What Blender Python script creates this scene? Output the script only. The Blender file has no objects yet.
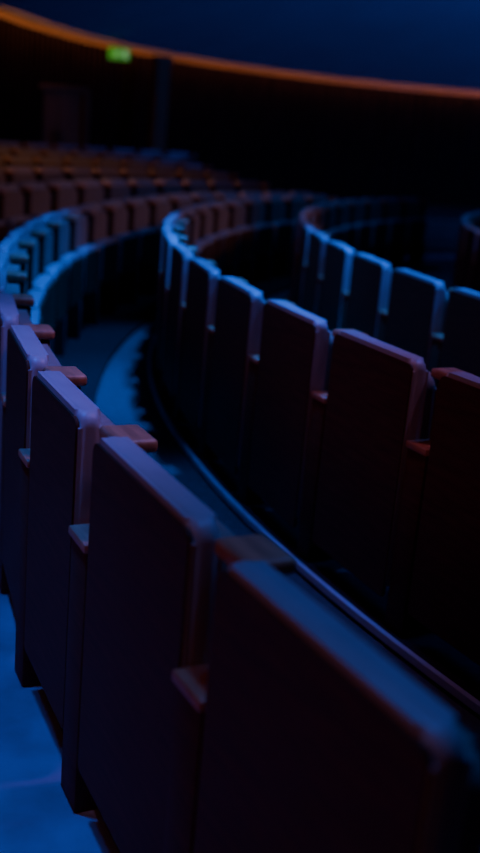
import bpy, bmesh, math, random
from mathutils import Vector, Matrix
random.seed(3)
S=0.56
scene=bpy.context.scene
COL=scene.collection

# ---------------------------------------------------------------- materials
def mat(name,base,rough=0.5,var=0.15,scale=6.0,stretch=(1,1,1),bump=0.0,metal=0.0,spec=0.5,emit=None,estr=0.0,coord='Object'):
    m=bpy.data.materials.new(name); m.use_nodes=True
    nt=m.node_tree; b=nt.nodes['Principled BSDF']
    tc=nt.nodes.new('ShaderNodeTexCoord'); mp=nt.nodes.new('ShaderNodeMapping')
    mp.inputs['Scale'].default_value=stretch
    nt.links.new(tc.outputs[coord],mp.inputs['Vector'])
    n=nt.nodes.new('ShaderNodeTexNoise'); n.inputs['Scale'].default_value=scale; n.inputs['Detail'].default_value=5
    nt.links.new(mp.outputs['Vector'],n.inputs['Vector'])
    cr=nt.nodes.new('ShaderNodeValToRGB')
    cr.color_ramp.elements[0].position=0.3; cr.color_ramp.elements[1].position=0.7
    cr.color_ramp.elements[0].color=tuple(c*(1-var) for c in base)+(1,)
    cr.color_ramp.elements[1].color=tuple(min(1,c*(1+var)) for c in base)+(1,)
    nt.links.new(n.outputs['Fac'],cr.inputs['Fac'])
    nt.links.new(cr.outputs['Color'],b.inputs['Base Color'])
    b.inputs['Roughness'].default_value=rough
    b.inputs['Metallic'].default_value=metal
    b.inputs['Specular IOR Level'].default_value=spec
    if bump>0:
        bp=nt.nodes.new('ShaderNodeBump'); bp.inputs['Strength'].default_value=bump; bp.inputs['Distance'].default_value=0.01
        nt.links.new(n.outputs['Fac'],bp.inputs['Height']); nt.links.new(bp.outputs['Normal'],b.inputs['Normal'])
    if emit:
        b.inputs['Emission Color'].default_value=tuple(emit)+(1,); b.inputs['Emission Strength'].default_value=estr
    return m
M_shell=mat('seat_shell_satin',(0.42,0.33,0.33),0.42,0.06,14,spec=0.4)
M_board=mat('seat_back_dark_walnut',(0.090,0.036,0.018),0.6,0.25,7,(1,1,9),0.03,spec=0.12)
M_arm=mat('armrest_walnut',(0.50,0.21,0.10),0.38,0.3,9,(1,6,1),0.05)
M_fab=mat('seat_upholstery',(0.30,0.19,0.15),0.85,0.08,60,bump=0.1,spec=0.2)
M_dark=mat('dark_steel',(0.03,0.03,0.035),0.5,0.1,10)
M_rail=mat('nosing_metal',(0.6,0.6,0.68),0.35,0.05,10,metal=0.2)
M_plinth_shade=mat('plinth_shade_dark',(0.025,0.020,0.022),0.9,0.2,30,spec=0.05)  # near-black tone stands in for the shade below the seat panels
M_floor=mat('floor_vinyl',(0.20,0.21,0.24),0.42,0.28,5.5,bump=0.08,spec=0.4)
M_floor_shade=mat('walkway_shade_dark',(0.085,0.08,0.088),0.85,0.2,30,bump=0.1,spec=0.2)  # darker floor tone: the unlit walkway's shade is put into the colour
M_terr=mat('terrace_carpet',(0.07,0.05,0.04),0.9,0.2,20,spec=0.1)
M_ceil=mat('ceiling_plaster',(0.30,0.32,0.38),0.9,0.05,1.0,spec=0.1)
M_wall=mat('wall_dark_timber',(0.016,0.011,0.008),0.8,0.3,4,(1,1,0.2),spec=0.05)
M_slat=mat('wall_slat_timber',(0.034,0.017,0.010),0.75,0.3,6,(1,1,0.3),spec=0.05)
M_led=mat('cove_led_amber',(0.2,0.08,0.02),0.5,0.1,3,emit=(1.0,0.28,0.05),estr=0.04)
M_green=mat('exit_green',(0.02,0.3,0.05),0.5,0.05,3,emit=(0.14,0.75,0.03),estr=0.24)
M_white=mat('exit_pictogram',(0.7,0.9,0.7),0.5,0.05,3,emit=(0.5,1.0,0.2),estr=0.30)
M_col=mat('column_timber',(0.22,0.12,0.05),0.7,0.15,4,(1,1,0.2),spec=0.1)

# ---------------------------------------------------------------- mesh helpers
def new_obj(name,bm,mats,smooth=True,parent=None):
    me=bpy.data.meshes.new(name); bm.to_mesh(me); bm.free()
    for m in mats: me.materials.append(m)
    if smooth:
        for p in me.polygons: p.use_smooth=True
    o=bpy.data.objects.new(name,me); COL.objects.link(o)
    if parent: o.parent=parent
    return o
def box(bm,x0,x1,y0,y1,z0,z1,mi=0,bev=0.0,seg=2,M=None):
    r=bmesh.ops.create_cube(bm,size=1.0)
    vs=r['verts']
    for v in vs:
        v.co=Vector(((x0+x1)/2+v.co.x*(x1-x0),(y0+y1)/2+v.co.y*(y1-y0),(z0+z1)/2+v.co.z*(z1-z0)))
        if M is not None: v.co=M@v.co
    fs=set(f for v in vs for f in v.link_faces)
    for f in fs: f.material_index=mi
    if bev>0:
        es=set(e for f in fs for e in f.edges)
        b=bmesh.ops.bevel(bm,geom=list(es),offset=bev,segments=seg,profile=0.5,affect='EDGES')
        for f in b['faces']: f.material_index=mi
def prism(bm,pts,y0,y1,mi,bev=0.0,seg=3):
    """extrude outline pts (x,z) from y0 to y1"""
    a=[bm.verts.new((p[0],y0,p[1])) for p in pts]; b=[bm.verts.new((p[0],y1,p[1])) for p in pts]
    n=len(pts); fs=[bm.faces.new(a),bm.faces.new(b[::-1])]
    caps=list(fs)
    for i in range(n):
        fs.append(bm.faces.new((a[i],b[i],b[(i+1)%n],a[(i+1)%n])))
    for f in fs: f.material_index=mi
    if bev>0:
        es=set(e for f in caps for e in f.edges)
        r=bmesh.ops.bevel(bm,geom=list(es),offset=bev,segments=seg,profile=0.5,affect='EDGES')
        for f in r['faces']: f.material_index=mi
def roundrect(x0,x1,z0,z1,rt,rb=0.01,n=6):
    pts=[]
    for cx,cz,r,a0 in ((x1-rt,z1-rt,rt,0),(x0+rt,z1-rt,rt,90),(x0+rb,z0+rb,rb,180),(x1-rb,z0+rb,rb,270)):
        for i in range(n+1):
            a=math.radians(a0+90*i/n); pts.append((cx+r*math.cos(a),cz+r*math.sin(a)))
    return pts
TOP=1.495*S       # top of a seat back above its floor
_cache={}
def seat_mesh(L,G):
    key=(round(L,3),round(G,3))
    if key in _cache: return _cache[key]
    bm=bmesh.new()
    T=0.052
    # lacquered shell (inward is -Y)
    prism(bm,roundrect(0,L,0.15,TOP,0.032),-T,0,0,bev=0.021,seg=4)
    # dark walnut board on the outside face
    prism(bm,roundrect(0.003,L-0.003,0.12,TOP-0.013,0.020),-0.004,0.005,1,bev=0.002,seg=1)
    # padded inner back cushion
    prism(bm,roundrect(0.012,L-0.012,0.36,TOP-0.048,0.04,0.04),-0.100,-T+0.004,3,bev=0.022,seg=4)
    # tipped-up seat: padded side faces the back, timber underside faces the stage
    prism(bm,roundrect(0.02,L-0.02,0.30,TOP-0.235,0.04,0.04),-0.19,-0.12,0,bev=0.025,seg=4)
    prism(bm,roundrect(0.03,L-0.03,0.31,TOP-0.26,0.03,0.03),-0.202,-0.186,1,bev=0.004,seg=1)
    # hinge bar
    box(bm,-0.005,L+0.005,-0.15,-0.08,0.30,0.35,4,0.005,1)
    # gap post, its cap and armrest
    zc=TOP-0.228
    box(bm,L+0.010,L+G-0.008,-0.070,0.004,0.0,zc-0.02,1,0.005,2)
    box(bm,L+0.006,L+G-0.004,-0.075,0.010,zc-0.02,zc,2,0.005,2)
    box(bm,L+0.020,L+G-0.020,-0.120,-0.06,0.30,TOP-0.05,1,0.005,1)
    box(bm,L+0.002,L+G-0.002,-0.130,-0.045,TOP-0.048,TOP-0.020,2,0.009,3)
    # foot
    box(bm,L+0.02,L+G-0.02,-0.18,-0.07,0.0,0.30,4,0.004,1)
    bmesh.ops.recalc_face_normals(bm,faces=bm.faces)
    me=bpy.data.meshes.new('auditorium_seat_mesh'); bm.to_mesh(me); bm.free()
    for m in (M_shell,M_board,M_arm,M_fab,M_dark): me.materials.append(m)
    for p in me.polygons: p.use_smooth=True
    try:
        me.set_sharp_from_angle(angle=math.radians(40))
    except Exception: pass
    _cache[key]=me
    return me
def place_seat(parent,i,P0,P1,z,G,Lfix=None):
    d=Vector((P1[0]-P0[0],P1[1]-P0[1],0)); L=Lfix or d.length
    o=bpy.data.objects.new('seat_%d'%i,seat_mesh(L,G)); COL.objects.link(o)
    o.location=(P0[0],P0[1],z); o.rotation_euler=(0,0,math.atan2(d.y,d.x)); o.parent=parent
def ring(bm,cx,cy,R0,R1,z0,z1,a0,a1,n=72,mi=0):
    vs=[]
    for i in range(n+1):
        a=math.radians(a0+(a1-a0)*i/n); c,s=math.cos(a),math.sin(a)
        vs.append([bm.verts.new((cx+R*c,cy+R*s,z)) for R,z in ((R0,z0),(R1,z0),(R1,z1),(R0,z1))])
    for i in range(n):
        for k in range(4):
            f=bm.faces.new((vs[i][k],vs[i][(k+1)%4],vs[i+1][(k+1)%4],vs[i+1][k])); f.material_index=mi
    bm.faces.new(vs[0][::-1]); bm.faces.new(vs[-1])
def row(cx,cy,R,z,a0,a1,pitch,gapH=0.19,first=None,rail=0.05,extra=None,saw=0.02,nosing=True):
    e=bpy.data.objects.new('curved_seat_row',None); COL.objects.link(e)
    i=0
    if extra:
        for P0,P1,g in extra:
            i+=1; place_seat(e,i,(P0[0]*S,P0[1]*S),(P1[0]*S,P1[1]*S),z,g*S)
    a=a0; ga=math.degrees(gapH/R)
    while a-(pitch-ga)>a1:
        b=a-(pitch-ga)
        P=[((cx+r_*math.cos(math.radians(q)))*S,(cy+r_*math.sin(math.radians(q)))*S) for q,r_ in ((a,R+saw),(b,R))]
        i+=1; place_seat(e,i,P[0],P[1],z,gapH*S)
        a-=pitch
    bm=bmesh.new()
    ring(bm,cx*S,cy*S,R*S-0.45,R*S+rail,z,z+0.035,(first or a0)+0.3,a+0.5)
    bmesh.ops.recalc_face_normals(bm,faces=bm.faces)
    new_obj('shade_plinth',bm,[M_plinth_shade],False,e)  # dark cover added over the floor where shade lies under the seats
    if nosing:
        bm=bmesh.new()
        ring(bm,cx*S,cy*S,R*S+rail-0.006,R*S+rail+0.012,z+0.018,z+0.041,(first or a0)+0.3,a+0.5)
        bmesh.ops.recalc_face_normals(bm,faces=bm.faces)
        new_obj('nosing',bm,[M_rail],False,e)
    return e
C1=(16.406,11.418); R1=18.682
row(C1[0],C1[1],R1,0,202.0,145.5,3.0,
    extra=[((.395,1.640),(-.021,2.397),.20),((-.100,2.590),(-.480,3.36),.22),((-.575,3.586),(-.870,4.225),.20)],
    first=208,rail=-0.04,nosing=False)
row(15.321,12.778,16.382,0,204.45+3.5*6,146,3.5,rail=0.035)
row(18.206,14.036,17.656,0,195.2+3.5*7,146,3.5)
row(18.5,14.3,15.5,0,215,146,4.0)
for n in range(1,6):
    row(C1[0],C1[1],R1+1.5*n,0.08*n*S,186,146-2.2*n,3.0*R1/(R1+1.5*n),nosing=False,rail=0.02)

# terraces under the rear rows (rake)
bm=bmesh.new()
for n in range(1,6):
    Ra=R1+1.5*n-0.75; Rb=Ra+1.5 if n<5 else Ra+9
    ring(bm,C1[0]*S,C1[1]*S,Ra*S,Rb*S,-0.05,0.08*n*S,190,100,90)
bmesh.ops.recalc_face_normals(bm,faces=bm.faces)
new_obj('terraced_floor',bm,[M_terr],False)

# ---------------------------------------------------------------- floor
bm=bmesh.new()
box(bm,-14,34,-9,48,-0.12,0,0)
new_obj('floor',bm,[M_floor],False)
bm=bmesh.new()
vs=[]
c0=(C1[0]*S,C1[1]*S)
for i in range(181):
    a=math.radians(i*2); vs.append(bm.verts.new((c0[0]+(R1*S-0.03)*math.cos(a),c0[1]+(R1*S-0.03)*math.sin(a),0.004)))
bm.faces.new(vs[:180])
new_obj('floor_shade_disc',bm,[M_floor_shade],False)  # thin disc inside the first row, darkened in place of shade

# ---------------------------------------------------------------- room plan curve
camz=2.495*S
h=2.78*S
plan=[(-10,-14),(-12.2,-6),(-12.6,4),(-11.8,13),(-9.6,21.5),(-7.1+ -0.6,28.9),(-7.0,34.5),(-5.6,40.0),(-2.9,44.6),(1.2,48.2),(5.5,50.0),(9.8,50.1),(18,50.5),(30,48),(42,40),(48,28),(48,10),(42,-8),(30,-14),(10,-15)]
plan=[(x*S,y*S) for x,y in plan]
def catmull(pts,n=14):
    out=[];N=len(pts)
    for i in range(N):
        p0,p1,p2,p3=[Vector(pts[(i+k-1)%N]) for k in range(4)]
        for j in range(n):
            t=j/n
            out.append(0.5*((2*p1)+(-p0+p2)*t+(2*p0-5*p1+4*p2-p3)*t*t+(-p0+3*p1-3*p2+p3)*t**3))
    return out
cur=catmull(plan)
N=len(cur)
zr=camz+h
def offset(i,d):
    t=(cur[(i+1)%N]-cur[(i-1)%N]).normalized()
    nrm=Vector((t.y,-t.x))
    return cur[i]+nrm*d
def strip(name,d,z0,z1,m):
    bm=bmesh.new()
    a=[bm.verts.new((*offset(i,d),z0)) for i in range(N)]; b=[bm.verts.new((*offset(i,d),z1)) for i in range(N)]
    for i in range(N):
        j=(i+1)%N; bm.faces.new((a[i],a[j],b[j],b[i]))
    return new_obj(name,bm,[m],False)
strip('wall_curved',-0.22,-0.1,zr+0.4,M_wall)
# ceiling dome
bm=bmesh.new()
cen=Vector((18*S,18*S))
rings=[]
K=12
for k in range(K):
    t=1-k/K
    z=zr+3.2*(1-t*t)
    rings.append([bm.verts.new((*(cen+(offset(i,0.0)-cen)*t),z)) for i in range(N)])
top=bm.verts.new((*cen,zr+3.2))
for k in range(K-1):
    for i in range(N):
        j=(i+1)%N; bm.faces.new((rings[k][i],rings[k][j],rings[k+1][j],rings[k+1][i]))
for i in range(N): bm.faces.new((rings[-1][i],rings[-1][(i+1)%N],top))
new_obj('ceiling',bm,[M_ceil],True)
# amber cove strip tucked below the ceiling rim
strip('trim_cove_light',-0.16,zr-0.11,zr+0.0,M_led)
# timber slats
bm=bmesh.new()
acc=0.0; step=0.24
for i in range(N):
    p=cur[i]; q=cur[(i+1)%N]; seg=(q-p).length
    t=(q-p).normalized(); ang=math.atan2(t.y,t.x); nrm=Vector((t.y,-t.x))
    while acc<seg:
        c=p+t*acc-nrm*0.20
        M=Matrix.Translation((c.x,c.y,0))@Matrix.Rotation(ang,4,'Z')
        box(bm,-0.05,0.05,-0.05,0.03,0,zr-0.10,0,0,1,M)
        acc+=step
    acc-=seg
new_obj('wall_slats',bm,[M_slat],False)

# pilaster
def col(x,y,w,z1,name):
    bm=bmesh.new()
    M=Matrix.Translation((x*S,y*S,0))@Matrix.Rotation(math.radians(25),4,'Z')
    box(bm,-w/2,w/2,-w/2,w/2,0,z1,0,0.03,2,M)
    box(bm,-w/2-0.04,w/2+0.04,-w/2-0.04,w/2+0.04,0,0.12,0,0.01,1,M)
    box(bm,-w/2-0.03,w/2+0.03,-w/2-0.03,w/2+0.03,z1-0.1,z1,0,0.01,1,M)
    return new_obj(name,bm,[M_col],False)
col(-4.0,40.3,0.30,zr-0.15,'column')
# door in a projecting portal
bm=bmesh.new()
M=Matrix.Translation((-6.75*S,35.2*S,0))@Matrix.Rotation(math.radians(20),4,'Z')
box(bm,-0.55,-0.47,-0.10,0.1,0,1.98,0,0.01,1,M); box(bm,0.47,0.55,-0.10,0.1,0,1.98,0,0.01,1,M)
box(bm,-0.55,0.55,-0.10,0.1,1.90,1.98,0,0.01,1,M)
box(bm,-0.47,-0.005,-0.02,0.03,0,1.90,1,0.005,1,M); box(bm,0.005,0.47,-0.02,0.03,0,1.90,1,0.005,1,M)
box(bm,-0.07,-0.04,-0.07,-0.04,0.9,1.2,2,0.005,1,M); box(bm,0.04,0.07,-0.07,-0.04,0.9,1.2,2,0.005,1,M)
new_obj('door_1',bm,[M_col,M_col,M_dark],False)

# exit sign
ex=bpy.data.objects.new('exit_sign',None); COL.objects.link(ex)
EY=39.2*S; ex.location=(-0.1384*EY,EY,camz+EY*67.4/1104.4+0.0)
ex.rotation_euler=(0,0,math.radians(8))
bm=bmesh.new()
box(bm,-0.22,0.22,-0.03,0.03,-0.125,0.125,0,0.01,2)
o=new_obj('sign_case',bm,[M_dark],False,ex)
bm=bmesh.new(); box(bm,-0.21,0.21,-0.036,-0.028,-0.115,0.115,0,0.004,1)
new_obj('sign_face',bm,[M_green],False,ex)
bm=bmesh.new()
box(bm,0.09,0.17,-0.041,-0.036,-0.08,0.085,0)
def limb(ax,az,bx,bz,w):
    d=Vector((bx-ax,0,bz-az)); M=Matrix.Translation(((ax+bx)/2,-0.0385,(az+bz)/2))@Matrix.Rotation(-math.atan2(d.z,d.x),4,'Y')
    box(bm,-d.length/2,d.length/2,-0.0025,0.0025,-w/2,w/2,0,0,1,M)
limb(-0.02,0.045,-0.045,-0.01,0.03); limb(-0.045,-0.01,-0.005,-0.04,0.018); limb(-0.005,-0.04,-0.02,-0.08,0.016)
limb(-0.045,-0.01,-0.08,-0.045,0.018); limb(-0.08,-0.045,-0.12,-0.045,0.016)
limb(-0.02,0.04,0.03,0.015,0.014); limb(-0.025,0.04,-0.08,0.03,0.014)
bmesh.ops.create_circle(bm,cap_ends=True,radius=0.02,segments=16,matrix=Matrix.Translation((0.0,-0.041,0.078))@Matrix.Rotation(math.pi/2,4,'X'))
new_obj('sign_pictogram',bm,[M_white],False,ex)
bm=bmesh.new(); box(bm,-0.01,0.01,-0.01,0.01,0.12,0.30,0)
new_obj('sign_hanger',bm,[M_dark],False,ex)

# ---------------------------------------------------------------- lights
def area(name,loc,target,size,power,color,sy=None):
    l=bpy.data.lights.new(name,'AREA'); l.energy=power; l.color=color; l.size=size
    if sy: l.shape='RECTANGLE'; l.size_y=sy
    o=bpy.data.objects.new(name,l); COL.objects.link(o); o.location=loc
    o.rotation_euler=(Vector(target)-Vector(loc)).to_track_quat('-Z','Y').to_euler(); return o
def spot(name,loc,target,ang,power,color,blend=0.6,r=0.15):
    l=bpy.data.lights.new(name,'SPOT'); l.energy=power; l.color=color; l.spot_size=math.radians(ang); l.spot_blend=blend; l.shadow_soft_size=r
    o=bpy.data.objects.new(name,l); COL.objects.link(o); o.location=loc
    o.rotation_euler=(Vector(target)-Vector(loc)).to_track_quat('-Z','Y').to_euler(); return o
spot('stage_blue_wash',(2.6,4.4,4.9),(1.6,4.6,0),95,380,(0.02,0.14,1.0),0.8,0.4)
spot('aisle_blue_spot',(-1.3,2.2,4.6),(-1.3,2.2,0),40,780,(0.0,0.12,1.0))
spot('row_blue_spot',(0.45,1.9,4.4),(0.3,1.1,0),36,190,(0.02,0.18,1.0))
spot('walkway_blue_spot',(0.5,5.0,4.8),(0.0,4.7,0),46,1500,(0.01,0.16,1.0))
spot('walkway_blue_spot',(0.0,7.0,4.8),(-0.25,6.2,0),36,1500,(0.01,0.16,1.0))
spot('nosing_blue_spot',(-0.5,4.2,4.6),(0.25,3.6,0),26,420,(0.01,0.14,1.0))
spot('far_blue_spot',(1.2,9.8,5.0),(0.6,9.6,0),85,230,(0.02,0.18,1.0),0.8,0.4)
spot('centre_blue_spot',(-1.0,6.6,4.8),(1.2,5.8,0.8),46,420,(0.015,0.15,1.0),0.8,0.3)
spot('violet_spot',(1.8,2.6,4.5),(-0.3,2.5,0.8),28,200,(0.8,0.34,0.85),0.9,0.3)
spot('violet_spot',(-0.9,3.6,4.4),(0.75,3.3,0.7),28,80,(0.9,0.30,0.75),0.9,0.3)
area('added_warm_fill',(-4.2,-1.5,3.0),(1.0,4.0,0.4),1.5,17,(1.0,0.27,0.12))  # unseen fill, added to warm the outer seat faces
spot('rear_amber_spot',(-2.0,10.6,4.2),(-2.2,11.5,0.8),95,165,(1.0,0.52,0.24),0.8,0.4)
spot('stage_amber_spot',(5.0,7.5,3.8),(-0.8,8.3,0.6),36,170,(1.0,0.48,0.24),0.8,0.4)
area('added_ceiling_blue_fill',(8.0,15.0,1.3),(6.0,25.0,4.5),2.5,420,(0.04,0.13,1.0))  # no known fixture: added out of view to light the ceiling blue
# amber grazing battens washing the top of the slatted wall
i0=int(3.2*14); i1=int(12.5*14)
k=i0
while k<i1:
    a=offset(k,0.12); b=offset(min(k+8,N-1),0.12); m_=(a+b)/2; t=(b-a).normalized(); nr=Vector((-t.y,t.x))
    L=(b-a).length
    l=bpy.data.lights.new('cove_batten','AREA'); l.shape='RECTANGLE'; l.size=L; l.size_y=0.05; l.energy=1.3*L; l.color=(1.0,0.34,0.08)
    o=bpy.data.objects.new('cove_batten',l); COL.objects.link(o)
    zax=-Vector((nr.x,nr.y,-0.8)).normalized(); xax=Vector((t.x,t.y,0)); yax=zax.cross(xax)
    o.matrix_world=Matrix.Translation((m_.x,m_.y,zr-0.03))@Matrix((xax,yax,zax)).transposed().to_4x4()
    k+=8

w=bpy.data.worlds.new('hall_darkness'); scene.world=w; w.use_nodes=True
w.node_tree.nodes['Background'].inputs[0].default_value=(0.1,0.2,1,1)
w.node_tree.nodes['Background'].inputs[1].default_value=0.001

# ---------------------------------------------------------------- camera
cd=bpy.data.cameras.new('camera'); co=bpy.data.objects.new('camera',cd); COL.objects.link(co)
cd.sensor_fit='VERTICAL'; cd.sensor_height=36; cd.lens=1046/853*36
co.matrix_world=Matrix.Translation((0,0,camz))@Matrix.Rotation(math.pi/2-0.271,4,'X')@Matrix.Rotation(0.087,4,'Z')
cd.dof.use_dof=True; cd.dof.focus_distance=2.4; cd.dof.aperture_fstop=1.8
cd.clip_start=0.02
scene.camera=co
